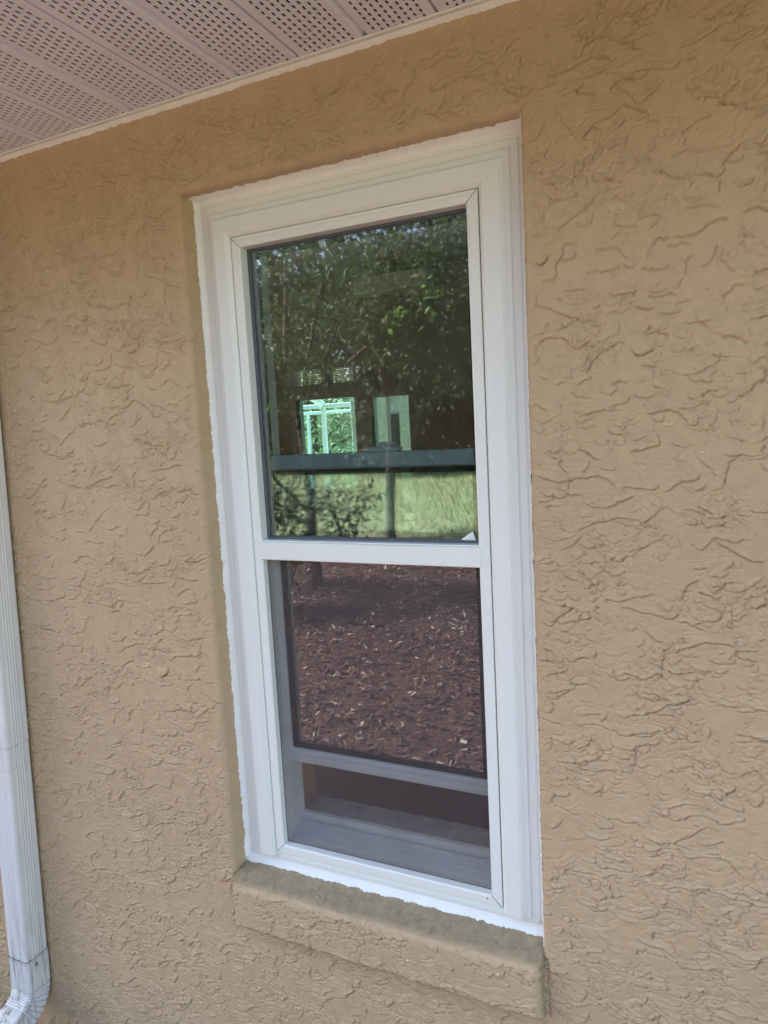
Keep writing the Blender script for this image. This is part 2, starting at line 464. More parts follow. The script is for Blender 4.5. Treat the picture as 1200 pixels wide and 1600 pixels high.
def facing(g0, g1):
    """how far the edge of a plate faces down and right there"""
    L_ = np.maximum(np.sqrt(g0 * g0 + g1 * g1), 1e-6)
    return sstep(-0.25, 0.55, (-0.45 * g0 + 0.85 * g1) / L_)
def edge_dist(n, t):
    g0, g1 = np.gradient(n, STEP)
    return (n - t) / np.maximum(np.sqrt(g0 * g0 + g1 * g1), 6.0), facing(g0, g1)
def hsh(ix, iy, k):
    h = (ix * 374761393 + iy * 668265263 + k * 974634777) & 0xffffffff
    h = ((h ^ (h >> 13)) * 1274126177) & 0xffffffff
    return ((h ^ (h >> 16)) & 0xffff) / 65536.0
def dabs(x, z, cell, r0, r1, prob, seed, ax=1.0):
    """union of round dabs of mortar: signed distance in metres; their outline is scalloped"""
    u = x / (cell * ax); v = z / cell
    iu = np.floor(u).astype(np.int64); iv = np.floor(v).astype(np.int64)
    best = np.full(x.shape, -1.0)
    for du in (-1, 0, 1):
        for dv in (-1, 0, 1):
            cu = iu + du; cv = iv + dv
            px = cu + hsh(cu, cv, seed); pz = cv + hsh(cu, cv, seed + 1)
            r = r0 + (r1 - r0) * hsh(cu, cv, seed + 2) ** 1.5
            e = hsh(cu, cv, seed + 3) < prob
            d = r - np.sqrt(((u - px) * cell) ** 2 + ((v - pz) * cell) ** 2)
            best = np.maximum(best, np.where(e, d, -1.0))
    g0, g1 = np.gradient(best, STEP)
    return best, facing(g0, g1)
def relief(X, Z):
    f1 = vnoise(X / 0.009, Z / 0.009, 15); f2 = vnoise(X / 0.009, Z / 0.009, 16); f3 = vnoise(X / 0.0045, Z / 0.0045, 17)
    lx = 0.014 * fbm(X / 0.07, Z / 0.07, 11, 2); lz = 0.010 * fbm(X / 0.07, Z / 0.07, 12, 2)
    wx = X + lx + 0.0020 * f1 + 0.0007 * f3
    wz = Z + lz + 0.0020 * f2 + 0.0007 * f3
    h = np.zeros_like(X)
    dens = fbm(X / 0.16, Z / 0.11, 201, 3)            # busy patches and quiet, flat ones
    busy = sstep(-0.25, 0.12, dens)
    # long trowelled plates: a crisp torn edge facing down, the other side feathered out flat
    for (sx, sz, t, amp, seed) in ((0.085, 0.038, 0.04, 0.0025, 21), (0.060, 0.050, 0.18, 0.0022, 51), (0.050, 0.024, 0.12, 0.0022, 31)):
        n = fbm(wx / sx, wz / sz, seed, 2, 0.30)
        d, o = edge_dist(n, t)
        m = sstep(-0.10, 0.08, fbm(X / 0.075 + 3, Z / 0.060, seed + 3, 3)) * (0.30 + 0.75 * o)
        h += amp * m * (np.clip(d / 0.0016, 0, 1) * (0.10 + 0.65 * np.exp(-np.maximum(d, 0) / 0.020)) - 1.35 * np.exp(-((d + 0.0007) / 0.0011) ** 2))
    # dabs in three sizes
    for (cell, r0, r1, prob, ax, amp, seed, c0, c1, base) in ((0.034, 0.008, 0.024, 0.55, 1.5, 0.0024, 301, -0.16, 0.00, 0.50), (0.0150, 0.004, 0.0098, 0.50, 1.25, 0.0023, 311, -0.10, 0.08, 0.60), (0.0210, 0.004, 0.0120, 0.45, 1.4, 0.0023, 331, -0.12, 0.04, 0.60), (0.0078, 0.0018, 0.0036, 0.42, 1.1, 0.0018, 321, -0.15, 0.10, 0.65)):
        k = 1.0 if cell > 0.01 else 0.5
        d, o = dabs(X + lx + k * (0.0024 * f1 + 0.0008 * f3), Z + lz + k * (0.0024 * f2 + 0.0008 * f3), cell, r0, r1, prob, seed, ax)
        m = sstep(c0, c1, fbm(X / 0.07 + seed, Z / 0.055, seed + 5, 3)) * (base + (1 - base) * o) * (0.12 + 0.80 * busy)
        h += amp * m * (np.clip(d / 0.0016, 0, 1) * (0.12 + 0.43 * np.exp(-np.maximum(d, 0) / 0.012)) - 1.10 * np.exp(-((d + 0.0006) / 0.00105) ** 2))
    # pinholes
    n = vnoise(X / 0.0065, Z / 0.0065, 81)
    m = sstep(0.05, 0.4, fbm(X / 0.09, Z / 0.07, 83, 2))
    h -= 0.0018 * m * np.clip((n - 0.60) * 8, 0, 1)
    # broad unevenness
    h += 0.0012 * fbm(X / 0.28, Z / 0.22, 91, 3) + 0.00010 * fbm(X / 0.012, Z / 0.010, 95, 3)
    return h
Hh = relief(X, Z)
# smoother, brushed strip under the soffit and around the opening
s = np.minimum(np.minimum(X - HX0, HX1 - X), np.minimum(Z - HZ0, HZ1 - Z))
side_l = (X - HX0 <= s + 1e-9); side_r = (HX1 - X <= s + 1e-9) & ~side_l
side_t = (HZ1 - Z <= s + 1e-9) & ~side_l & ~side_r; side_b = ~(side_l | side_r | side_t)
amp = 0.34 + 0.66 * sstep(0.0, 0.028, -s + 0.010 * fbm(X / 0.03, Z / 0.03, 101, 2))
amp *= 0.30 + 0.70 * sstep(0.0, 0.06, 1.53 - Z + 0.02 * fbm(X / 0.06, Z / 0.06, 103, 2))
low = sstep(0.0, 0.05, (HZ0 - Z))
amp = np.where(side_b, 0.40 + 0.60 * sstep(0.0, 0.012, -s), amp)
fine = 0.0005 * fbm(X / 0.02, Z / 0.02, 105, 3)
Hh = Hh * amp * 0.93 + fine
# the sill: a raised stucco band below the opening, rounded at its edges
SX0, SX1, SZB = 0.004, 0.664, -0.124
wob = 0.004 * fbm(X / 0.09, Z / 0.09, 107, 2)
def boxd(x, z):
    return np.minimum(np.minimum(x - SX0, SX1 - x), z - SZB)
bd = boxd(X + wob * 0.6, Z + wob)
r_ = 0.016
t_ = np.clip(bd / r_, 0, 1)
band = 0.029 * np.sqrt(np.clip(1 - (1 - t_) ** 2, 0, 1))
band = np.where(s > 0, np.where(side_b, 0.029, 0), np.where(side_b, band, 0))
groove = -0.003 * np.exp(-((bd + 0.003) / 0.004) ** 2)
Hh = Hh + np.where((Z < HZ0 + 0.01) & (s < 0), groove, 0)

# base surface: flat wall turning through a rounded arris into the reveal
rr = np.where(side_b, 0.014, np.where(side_t, 0.014, 0.009)) * (1 + 0.25 * fbm(X / 0.05, Z / 0.05, 109, 2))
th = np.clip((s + rr) / rr, 0, np.pi / 2)
o_ = np.where(s < -rr, s, -rr + rr * np.sin(th))
dep = np.where(s < -rr, 0, rr * (1 - np.cos(th)) + np.maximum(0, s - (-rr + rr * np.pi / 2)))
Wd, Hd = HX1 - HX0, HZ1 - HZ0
sp = np.maximum(s, 0)
zb = HZ0 + 0.30 * np.maximum(dep - 0.01, 0) + 0.014 * sstep(0.0, 0.66, X) * 0
u_lr = (Z - (HZ0 + sp)) / (Hd - 2 * sp); u_tb = (X - (HX0 + sp)) / (Wd - 2 * sp)
BX = X.copy(); BZ = Z.copy()
ins = s > 0
act = s > -rr
lr = side_l | side_r
BX = np.where(act & side_l, HX0 + o_, BX); BX = np.where(act & side_r, HX1 - o_, BX)
BZ = np.where(act & side_t, HZ1 - o_, BZ); BZ = np.where(act & side_b, HZ0 + o_ + 0.30 * np.maximum(dep - 0.01, 0), BZ)
BZ = np.where(ins & lr, zb + u_lr * (HZ1 - zb), BZ)
BX = np.where(ins & ~lr, HX0 + u_tb * Wd, BX)
BY = dep - band * np.where(side_b | (s < 0), 1, 0) * np.where(s > 0, np.clip(1 - dep / 0.06, 0, 1), 1)
B = np.stack([BX, BY, BZ], -1)
gx = np.gradient(B, axis=0); gz = np.gradient(B, axis=1)
nn = np.cross(gx, gz); nn /= np.maximum(np.linalg.norm(nn, axis=-1, keepdims=True), 1e-9)
Vw = B + nn * Hh[..., None]
nx, nz = X.shape
idx = np.arange(nx * nz).reshape(nx, nz)
keep = (s[:-1, :-1] < DEP) & (s[1:, 1:] < DEP) & (s[1:, :-1] < DEP) & (s[:-1, 1:] < DEP)
Fall = np.stack([idx[:-1, :-1], idx[1:, :-1], idx[1:, 1:], idx[:-1, 1:]], -1)
is_sill = ((side_b & (s > -0.002)) | (bd > -0.001) & (Z < HZ0 + 0.004))[:-1, :-1]
def sub_mesh(mask):
    F_ = Fall[mask]; used = np.unique(F_); mp = np.full(nx * nz, -1, np.int64); mp[used] = np.arange(len(used))
    return Vw.reshape(-1, 3)[used], mp[F_]
V, F = sub_mesh(keep & ~is_sill)
wall = P(np_mesh('wall', V, F, M['stucco'], smooth=True))
V, F = sub_mesh(keep & is_sill)
sill = P(np_mesh('window_sill', V, F, M['stucco_sill'], smooth=True))
sill['label'] = 'projecting stucco sill, its top weathered grey and flecked with white paint'

# the rest of the walls, wide and plain
wb = MB()
wb.box(-5.0, WX0, 0.0, 0.2, ZG - 0.1, 1.56).box(WX1, 6.0, 0.0, 0.2, ZG - 0.1, 1.56)
wb.box(-5.0, -4.96, 0.2, 0.9, ZG - 0.1, 2.15).box(-5.0, -4.96, 3.2, 4.0, ZG - 0.1, 2.15).box(-5.0, -4.96, 0.9, 3.2, 1.45, 2.15).box(-5.0, -4.96, 0.9, 3.2, ZG - 0.1, -0.3).box(5.8, 6.0, 0.2, 4.0, ZG - 0.1, 1.56)  # unseen opening in the left wall, added to let sun into the room
P(wb.build('outer_wall', M['stucco_flat']))
wc = MB()   # masonry core behind the stucco
wc.box(WX0, -0.012, 0.066, 0.2, ZG - 0.1, 1.75).box(0.675, WX1, 0.066, 0.2, ZG - 0.1, 1.75)
wc.box(-0.012, 0.675, 0.076, 0.2, ZG - 0.1, -0.035).box(-0.012, 0.675, 0.076, 0.2, 1.392, 1.75)
wc.box(-5, WX0, 0.002, 0.2, 1.562, 1.75).box(WX1, 6, 0.002, 0.2, 1.562, 1.75)
P(wc.build('wall_core', M['drywall']))
# roof and fascia
rf = MB()
y0, ym, y1, ze, zr = -0.72, 2.2, 4.9, 1.76, 3.2
vs = []
for x in (-5.3, 6.5): vs += [(x, y0, ze), (x, ym, zr), (x, y1, ze), (x, y1, ze - 0.03), (x, ym, zr - 0.05), (x, y0, ze - 0.03)]
rf.add(vs, [(0, 1, 7, 6), (1, 2, 8, 7), (2, 3, 9, 8), (3, 4, 10, 9), (4, 5, 11, 10), (5, 0, 6, 11), (0, 5, 4, 1), (1, 4, 3, 2), (6, 7, 10, 11), (7, 8, 9, 10)])
P(rf.build('roof', M['shingle']))
fb = MB(); fb.box(-5.2, 6.3, -0.64, -0.615, 1.50, 1.72, 0.002); P(fb.build('fascia', M['alu']))
at = MB(); at.box(-5, 6, -0.60, 0.19, 1.66, 1.68); P(at.build('attic_shade_sheet', M['attic']))  # dark sheet standing in for the shade behind the soffit slots

# soffit: perforated panels with real slots ------------------------
SZ = 1.5440
PITCH = 0.1252; SX_OFF = 0.0417
sv, sf = [], []
def quad(a, b, c, d):
    n = len(sv); sv.extend([a, b, c, d]); sf.append((n, n + 1, n + 2, n + 3))
sx0, sx1, sy0, sy1 = -1.46, 1.29, -0.612, 0.0
nc, cw = 8, 0.0120
sl_l, sl_w = 0.0108, 0.0043           # slot length (along y) and width (along x)
cell = 0.0152
k0 = math.floor((sx0 - SX_OFF) / PITCH)
tris = []
for k in range(k0, math.ceil((sx1 - SX_OFF) / PITCH)):
    xa = SX_OFF + k * PITCH
    g = 0.0075                        # half width of the V joint
    sharp = (k % 2 == 0)
    # joint profile centred on xa
    if sharp:
        pr = [(-g, 0), (-0.003, 0.001), (-0.0022, 0.009), (0.0022, 0.009), (0.0026, 0.0), (g, 0)]
    else:
        pr = [(-g, 0), (-0.005, 0.0012), (-0.002, 0.006), (0.002, 0.006), (0.005, 0.0012), (g, 0)]
    for (a, za), (b, zb_) in zip(pr[:-1], pr[1:]):
        quad((xa + a, sy0, SZ + za), (xa + b, sy0, SZ + zb_), (xa + b, sy1, SZ + zb_), (xa + a, sy1, SZ + za))
    x_l, x_r = xa + g, xa + PITCH - g
    m0 = (x_r - x_l - nc * cw) / 2
    quad((x_l, sy0, SZ), (x_l + m0, sy0, SZ), (x_l + m0, sy1, SZ), (x_l, sy1, SZ))
    quad((x_r - m0, sy0, SZ), (x_r, sy0, SZ), (x_r, sy1, SZ), (x_r - m0, sy1, SZ))
    for c in range(nc):
        ca = x_l + m0 + c * cw; cb = ca + cw; cx = (ca + cb) / 2
        # staggered rows
        off = (c % 3) * cell / 3
        ya = sy1 - 0.004 - off
        quad((ca, ya, SZ), (cb, ya, SZ), (cb, sy1, SZ), (ca, sy1, SZ))
        y = ya
        hw, hl_ = sl_w / 2, sl_l / 2
        while y - cell > sy0:
            yb = y - cell; cy = (y + yb) / 2
            hole = [(cx - hw, cy + hl_ - 0.0012), (cx, cy + hl_), (cx + hw, cy + hl_ - 0.0012), (cx + hw, cy - hl_ + 0.0012), (cx, cy - hl_), (cx - hw, cy - hl_ + 0.0012)]
            n = len(sv)
            sv.extend([(ca, y, SZ), (cb, y, SZ), (cb, yb, SZ), (ca, yb, SZ)])
            sv.extend([(hx, hy, SZ) for hx, hy in hole]); sv.extend([(hx, hy, SZ + 0.0012) for hx, hy in hole])
            sf += [(n, n + 4, n + 5), (n, n + 5, n + 1), (n + 1, n + 5, n + 6), (n + 1, n + 6, n + 7, n + 2), (n + 2, n + 7, n + 8), (n + 2, n + 8, n + 3), (n + 3, n + 8, n + 9), (n + 3, n + 9, n + 4, n)]
            for j in range(6):
                sf.append((n + 4 + j, n + 4 + (j + 1) % 6, n + 10 + (j + 1) % 6, n + 10 + j))
            y = yb
        quad((ca, sy0, SZ), (cb, sy0, SZ), (cb, y, SZ), (ca, y, SZ))
me = bpy.data.meshes.new('soffit'); me.from_pydata(sv, [], sf); me.materials.append(M['soffit']); me.update()
soff = bpy.data.objects.new('soffit', me); COL.objects.link(soff); P(soff)
soff['label'] = 'white vinyl soffit with rows of small slots'
sb = MB(); sb.box(-5, sx0 + 0.03, -0.612, 0.0, SZ, SZ + 0.002); P(sb.build('soffit_plain', M['soffit']))
sb = MB(); sb.box(sx1 - 0.05, 6, -0.612, 0, SZ, SZ + 0.002)
P(sb.build('soffit_plain', M['soffit']))
# trim strip along the wall, lower edge wavy with paint
def strip(name, path_a, path_b, path_c, mat, par):
    """three wavy polylines -> smooth ribbon bead"""
    V = np.concatenate([np.stack(p, -1) for p in (path_a, path_b, path_c)])
    n = len(path_a[0]); F = []
    for r in (0, 1):
        i = np.arange(n - 1) + r * n
        F.append(np.stack([i, i + 1, i + 1 + n, i + n], -1))
    return np_mesh(name, V, np.concatenate(F), mat, smooth=True)
tb = MB(); tb.box(-5.0, 6.0, -0.0165, 0.004, 1.5398, SZ - 0.0004, 0.0008)
trim = P(tb.build('soffit_trim', M['trim']))
t = np.arange(-1.1, 1.2, 0.002)
w1 = 0.0040 + 0.0022 * fbm(t / 0.02, t * 0 + 3.3, 201, 3)
cz = strip('trim_caulk', (t, 0 * t - 0.0085, 0 * t + 1.5396), (t, 0 * t - 0.0075 + 0.001 * fbm(t / 0.01, t * 0, 5, 2), 1.5385 + 0 * t), (t, 0 * t + 0.0005, 1.5372 - w1), M['caulk'], None)
P(cz)

# ------------------------------------------------------------------ window
win = empty('window', (0, 0, 0)); P(win)
win['label'] = 'tall white single-hung window, lower sash raised a hand above its sill'
def PW(o): return P(o, win)

def ring(x0, x1, z0, z1, prof, sides='LTRB', zend=None):
    """mitred frame; prof = [(t inward, y)]"""
    mb = MB()
    def corner(t, which):
        return {'TL': (x0 + t, z1 - t), 'TR': (x1 - t, z1 - t), 'BL': (x0 + t, z0 + t), 'BR': (x1 - t, z0 + t)}[which]
    for side, a, b in (('L', 'BL', 'TL'), ('T', 'TL', 'TR'), ('R', 'TR', 'BR'), ('B', 'BR', 'BL')):
        if side not in sides: continue
        A = []; Bq = []
        for (t, y) in prof:
            xa, za = corner(t, a); xb, zb2 = corner(t, b)
            if zend is not None:
                if side == 'L': za = zend
                if side == 'R': zb2 = zend
            A.append((xa, y, za)); Bq.append((xb, y, zb2))
        n = len(prof)
        mb.add(A + Bq, [(i, i + 1, n + i + 1, n + i) for i in range(n - 1)])
        if zend is not None and side in 'LR':
            mb.add(A if side == 'L' else Bq, [list(range(n))])
    return mb
FX0, FX1, FZ0, FZ1 = 0.0, 0.662, 0.0, 1.376
# nailing flange / outer band, all four sides
fl = ring(FX0, FX1, FZ0, FZ1, [(0.0, 0.058), (0.0, 0.0490), (0.0145, 0.0485), (0.0165, 0.0462), (0.030, 0.0458), (0.030, 0.075)], 'LTR', None)
fl2 = ring(FX0, FX1, FZ0, FZ1, [(0.0, 0.058), (0.0, 0.0480), (0.010, 0.0470), (0.012, 0.0445), (0.0185, 0.0440), (0.0190, 0.0475), (0.0262, 0.0475), (0.0262, 0.09)], 'B')
fl.add(fl2.v, fl2.f)
PW(fl.build('outer_frame', M['vinyl']))
cas = ring(FX0, FX1, FZ0, FZ1, [(0.0302, 0.052), (0.0302, 0.0430), (0.0330, 0.0412), (0.0415, 0.0405), (0.0440, 0.0375), (0.0455, 0.0340), (0.0470, 0.0335), (0.0730, 0.0335), (0.0748, 0.0345), (0.0800, 0.0400), (0.0812, 0.0425), (0.0812, 0.075)], 'LTR', 0.0200)
PW(cas.build('casing', M['vinyl']))
# sash frame (mitred) of the fixed upper light and screen opening
SFX0, SFX1, SFZ0, SFZ1 = 0.0828, 0.5788, 0.0272, 1.2938
pf = [(0.0, 0.075), (0.0, 0.0425), (0.0012, 0.0412), (0.0050, 0.0410), (0.0165, 0.0405), (0.0200, 0.0425), (0.0206, 0.0600), (0.0206, 0.085)]
sf_ = MB()
for sd_, m_ in (('L', 0.0), ('R', 0.0)):
    q = ring(SFX0, SFX1, SFZ0, SFZ1, pf, sd_); sf_.add(q.v, q.f)
pt = [(0.0, 0.075), (0.0, 0.0425), (0.0012, 0.0412), (0.0062, 0.0410), (0.0066, 0.0418), (0.0072, 0.0410), (0.0165, 0.0405), (0.0200, 0.0425), (0.0206, 0.0600), (0.0206, 0.085)]
q = ring(SFX0, SFX1, SFZ0, SFZ1, pt, 'T'); sf_.add(q.v, q.f)
q = ring(SFX0, SFX1, SFZ0, SFZ1, pf, 'B'); sf_.add(q.v, q.f)
PW(sf_.build('sash_frame', M['vinyl']))
IX0, IX1, IZ0, IZ1 = SFX0 + 0.0206, SFX1 - 0.0206, SFZ0 + 0.0206, SFZ1 - 0.0206
# fine mitre joints and a screw
for (xa, za, xb, zb3) in ((SFX0 + .0008, SFZ1 - .0008, SFX0 + .0196, SFZ1 - .0196), (SFX1 - .0008, SFZ1 - .0008, SFX1 - .0196, SFZ1 - .0196),
                         (SFX0 + .0008, SFZ0 + .0008, SFX0 + .0196, SFZ0 + .0196), (SFX1 - .0008, SFZ0 + .0008, SFX1 - .0196, SFZ0 + .0196)):
    d = Vector((xb - xa, 0, zb3 - za)).normalized(); nrm = Vector((-d.z, 0, d.x)) * 0.00035
    a = Vector((xa, 0.0402, za)); b = Vector((xb, 0.0402, zb3))
    o2 = Vector((0, 0.004, 0))
    jn = MB(); jn.add([a - nrm, a + nrm, b + nrm, b - nrm, a - nrm + o2, a + nrm + o2, b + nrm + o2, b - nrm + o2], [(0, 1, 2, 3), (4, 5, 6, 7), (0, 4, 5, 1), (1, 5, 6, 2), (2, 6, 7, 3), (3, 7, 4, 0)])
    PW(jn.build('mitre_joint', M['gasket']))
# meeting rail
mr_ = MB(); mr_.box(IX0 - 0.004, IX1 + 0.0045, 0.0385, 0.074, 0.6640, 0.7000, 0.0012)
mr_.box(IX0 + 0.0005, IX1 - 0.0005, 0.0425, 0.074, 0.7001, 0.7030, 0.0006)
PW(mr_.build('meeting_rail', M['vinyl']))
# upper light: gasket, spacer, pane
gk = ring(IX0 + 0.0002, IX1 - 0.0002, 0.7034, IZ1 - 0.0002, [(0.0, 0.0620), (0.0040, 0.0620), (0.0055, 0.0655), (0.0055, 0.0700)])
PW(gk.build('glazing_gasket', M['gasket']))
spc = ring(IX0 + 0.0002, IX1 - 0.0002, 0.7034, IZ1 - 0.0002, [(0.0, 0.0715), (0.0110, 0.0715), (0.0120, 0.0850), (0.0, 0.0850)])
PW(spc.build('pane_spacer', M['spacer']))
pn = MB(); pn.box(IX0 + 0.001, IX1 - 0.001, 0.0665, 0.0695, 0.7034, IZ1 - 0.001); up_pane = PW(pn.build('upper_pane', M['glass']))
up_pane['label'] = 'upper pane mirroring trees and lawn'
# jamb channels behind the screen, bottom track with ribs
ch = MB()
ch.box(0.070, IX0 - 0.0002, 0.0755, 0.130, 0.02, 1.31).box(IX1 + 0.0002, 0.592, 0.0755, 0.130, 0.02, 1.31)
ch.box(0.070, 0.592, 0.0755, 0.130, 1.3105, 1.36)
ch.box(0.070, 0.592, 0.1175, 0.1300, 0.0195, 0.082, 0.001)
for k, (yy, zz) in enumerate(((0.062, 0.0440), (0.070, 0.0470), (0.079, 0.0505), (0.089, 0.0550), (0.099, 0.0600), (0.108, 0.0650))):
    ch.box(0.0845, 0.577, yy - 0.0047 + 0.001, yy + 0.0047 + 0.0002, 0.0305, zz, 0.0008)
    ch.box(0.0845, 0.577, yy - 0.0012 + 0.003, yy + 0.0012 + 0.003, zz - 0.0004, zz + 0.0018, 0.0005)
PW(ch.build('track', M['vinyl_in']))
# moving lower sash, raised
lx0, lx1, lz0, lz1 = 0.0850, 0.5765, 0.2190, 0.8700
ls = empty('lower_sash'); P(ls, win)
prs = [(0.0, 0.112), (0.0, 0.0800), (0.0012, 0.0788), (0.0260, 0.0788), (0.0285, 0.0810), (0.0305, 0.0880), (0.0305, 0.112), (0.0, 0.112)]
# at most three levels: the raised sash is a part, its pane and rails its sub-parts
COL.objects.unlink(ls); bpy.data.objects.remove(ls)
lsm = ring(lx0, lx1, lz0, lz1, prs)
lsm.box(lx0 + 0.012, lx1 - 0.012, 0.0755, 0.0785, lz0 + 0.004, lz0 + 0.017, 0.0008)
lsm.box(lx0 + 0.012, lx1 - 0.012, 0.0762, 0.0786, lz0 + 0.021, lz0 + 0.024, 0.0005)
PW(lsm.build('lower_sash', M['vinyl_in']))
g2 = ring(lx0 + 0.0307, lx1 - 0.0307, lz0 + 0.0307, lz1 - 0.0307, [(0.0, 0.0860), (0.0, 0.0845), (0.0035, 0.0845), (0.0050, 0.0880), (0.0100, 0.0900), (0.0100, 0.1000)])
PW(g2.build('lower_gasket', M['spacer']))
pn = MB(); pn.box(lx0 + 0.031, lx1 - 0.031, 0.0905, 0.0940, lz0 + 0.031, lz1 - 0.031)
o = PW(pn.build('lower_pane', M['glass_low'])); o['label'] = 'lower pane mirroring red mulch'
# insect screen
sc = MB(); sc.box(IX0 - 0.001, IX1 + 0.001, 0.0570, 0.0573, IZ0 - 0.001, 0.6645)
o = PW(sc.build('insect_screen', M['screen'])); o['label'] = 'fine grey insect screen over the lower opening'
sp_ = MB()
for a in ((IX0 + 0.0002, IX0 + 0.0012, IZ0, 0.664), (IX1 - 0.0012, IX1 - 0.0002, IZ0, 0.664)):
    sp_.box(a[0], a[1], 0.0555, 0.0568, a[2], a[3])
sp_.box(IX0, IX1, 0.0555, 0.0568, IZ0 + 0.0003, IZ0 + 0.0013)
PW(sp_.build('screen_spline', M['gasket']))
# cam lock on the lower sash's top rail
lk = MB(); lk.box(0.325, 0.395, 0.084, 0.108, lz1 + 0.0002, lz1 + 0.009, 0.002)
lk.tube([(0.36, 0.096, lz1 + 0.009), (0.36, 0.096, lz1 + 0.017)], [0.011, 0.010], 14)
lk.tube([(0.355, 0.096, lz1 + 0.014), (0.375, 0.088, lz1 + 0.015), (0.392, 0.080, lz1 + 0.013)], [0.0045, 0.004, 0.0035], 8)
PW(lk.build('sash_lock', M['vinyl_in']))
# little white installer's tab left at the lower pane
tbm = MB(); tbm.add([(0.235, 0.0898, lz0 + 0.031), (0.295, 0.0898, lz0 + 0.031), (0.262, 0.0896, lz0 + 0.0395), (0.235, 0.0902, lz0 + 0.031), (0.295, 0.0902, lz0 + 0.031), (0.262, 0.0900, lz0 + 0.0395)], [(0, 1, 2), (3, 5, 4), (0, 3, 4, 1), (1, 4, 5, 2), (2, 5, 3, 0)])
PW(tbm.build('film_tab', M['vinyl']))
tbm = MB(); tbm.add([(0.512, 0.0655, 0.7045), (0.548, 0.0640, 0.7060), (0.541, 0.0655, 0.7240), (0.526, 0.0640, 0.7085)], [(0, 1, 2), (0, 2, 3), (0, 3, 1), (1, 3, 2)])
PW(tbm.build('film_tab', M['vinyl']))
wh = MB(); wh.tube([(0.5505, 0.0400, 0.0395), (0.5505, 0.0412, 0.0395)], [0.0013, 0.0013], 8); PW(wh.build('weep_hole', M['spacer']))
# interior stool
st = MB(); st.box(0.060, 0.600, 0.1305, 0.205, 0.050, 0.0745, 0.003); PW(st.build('stool', M['marble']))
# drywall returns inside
dr = MB()
dr.box(0.045, 0.0697, 0.1305, 0.235, 0.0, 1.40).box(0.592, 0.62, 0.1305, 0.235, 0.0, 1.40).box(0.0698, 0.5919, 0.1305, 0.235, 1.345, 1.40)
P(dr.build('window_return', M['drywall']))

# painted caulk bead, ragged where it meets the stucco ----------------
cb = []
def bead(name_pts):
    A, Bm, Bi, C = name_pts
    V = np.concatenate([np.stack(p, -1) for p in (A, Bm, Bi, C)]); n = len(A[0]); F = []
    for r in range(3):
        i = np.arange(n - 1) + r * n; F.append(np.stack([i, i + 1, i + 1 + n, i + n], -1))
    return V, np.concatenate(F)
def rag(t, seed, a, b):
    # quick, scalloped variation
    q = fbm(t / 0.035, t * 0 + seed, seed, 3, 0.6); q2 = np.abs(vnoise(t / 0.009, t * 0 + seed + .5, seed + 5))
    return a + b * q + b * 0.9 * q2
tz = np.arange(-0.002, 1.3795, 0.0012); tx = np.arange(-0.001, 0.6635, 0.0012)
one = np.ones_like
parts = []
# left
a = rag(tz, 301, 0.0070, 0.0040); b = rag(tz, 302, 0.0105, 0.0012)
parts.append(bead(((-0.0006 + 0 * tz, 0.0485 - a, tz), (0.0014 + 0 * tz, 0.0485 - a * 0.85, tz), (0.0035 + 0 * tz, 0.0480 - a * 0.20, tz), (b, 0.0484 + 0 * tz, tz))))
# right: paint carried out almost to the arris
a = rag(tz, 311, 0.0415, 0.0040); b = rag(tz, 312, 0.0110, 0.0014)
parts.append(bead(((FX1 + 0.0005 + 0 * tz, 0.0485 - a, tz), (FX1 - 0.0018 + 0 * tz, 0.0485 - a + 0.003, tz), (FX1 - 0.0045 + 0 * tz, 0.0455 + 0 * tz, tz), (FX1 - b, 0.0484 + 0 * tz, tz))))
# top
a = rag(tx, 321, 0.0200, 0.0050); b = rag(tx, 322, 0.0070, 0.0010)
ztop = HZ1 + 0.0004
parts.append(bead(((tx, 0.0485 - a, ztop + 0 * tx), (tx, 0.0485 - a * 0.8, ztop - 0.0026 + 0 * tx), (tx, 0.0470 + 0 * tx, ztop - 0.0055 + 0 * tx), (tx, 0.0484 + 0 * tx, FZ1 - b))))
# bottom, lying on the sill
a = rag(tx, 331, 0.0075, 0.0042); b = rag(tx, 332, 0.0085, 0.0008)
zs_ = lambda y: HZ0 + 0.30 * np.maximum(y - 0.01, 0)
ys = 0.0480 - a
parts.append(bead(((tx, ys, zs_(ys) - 0.0004), (tx, ys + 0.0006, zs_(ys) + 0.0028), (tx, 0.0452 + 0 * tx, zs_(ys) + 0.0062), (tx, 0.0476 + 0 * tx, b))))
Vc = []; Fc = []; n0 = 0
for v, f in parts: Vc.append(v); Fc.append(f + n0); n0 += len(v)
o = PW(np_mesh('caulk', np.concatenate(Vc), np.concatenate(Fc), M['caulk'], smooth=True)); o['label'] = 'ragged white caulk and paint line around the frame'
# filler under the frame so no gap shows beneath the bottom flange
ff = MB(); ff.box(-0.0, 0.662, 0.0492, 0.0755, -0.012, 0.0185); PW(ff.build('frame_base', M['vinyl']))
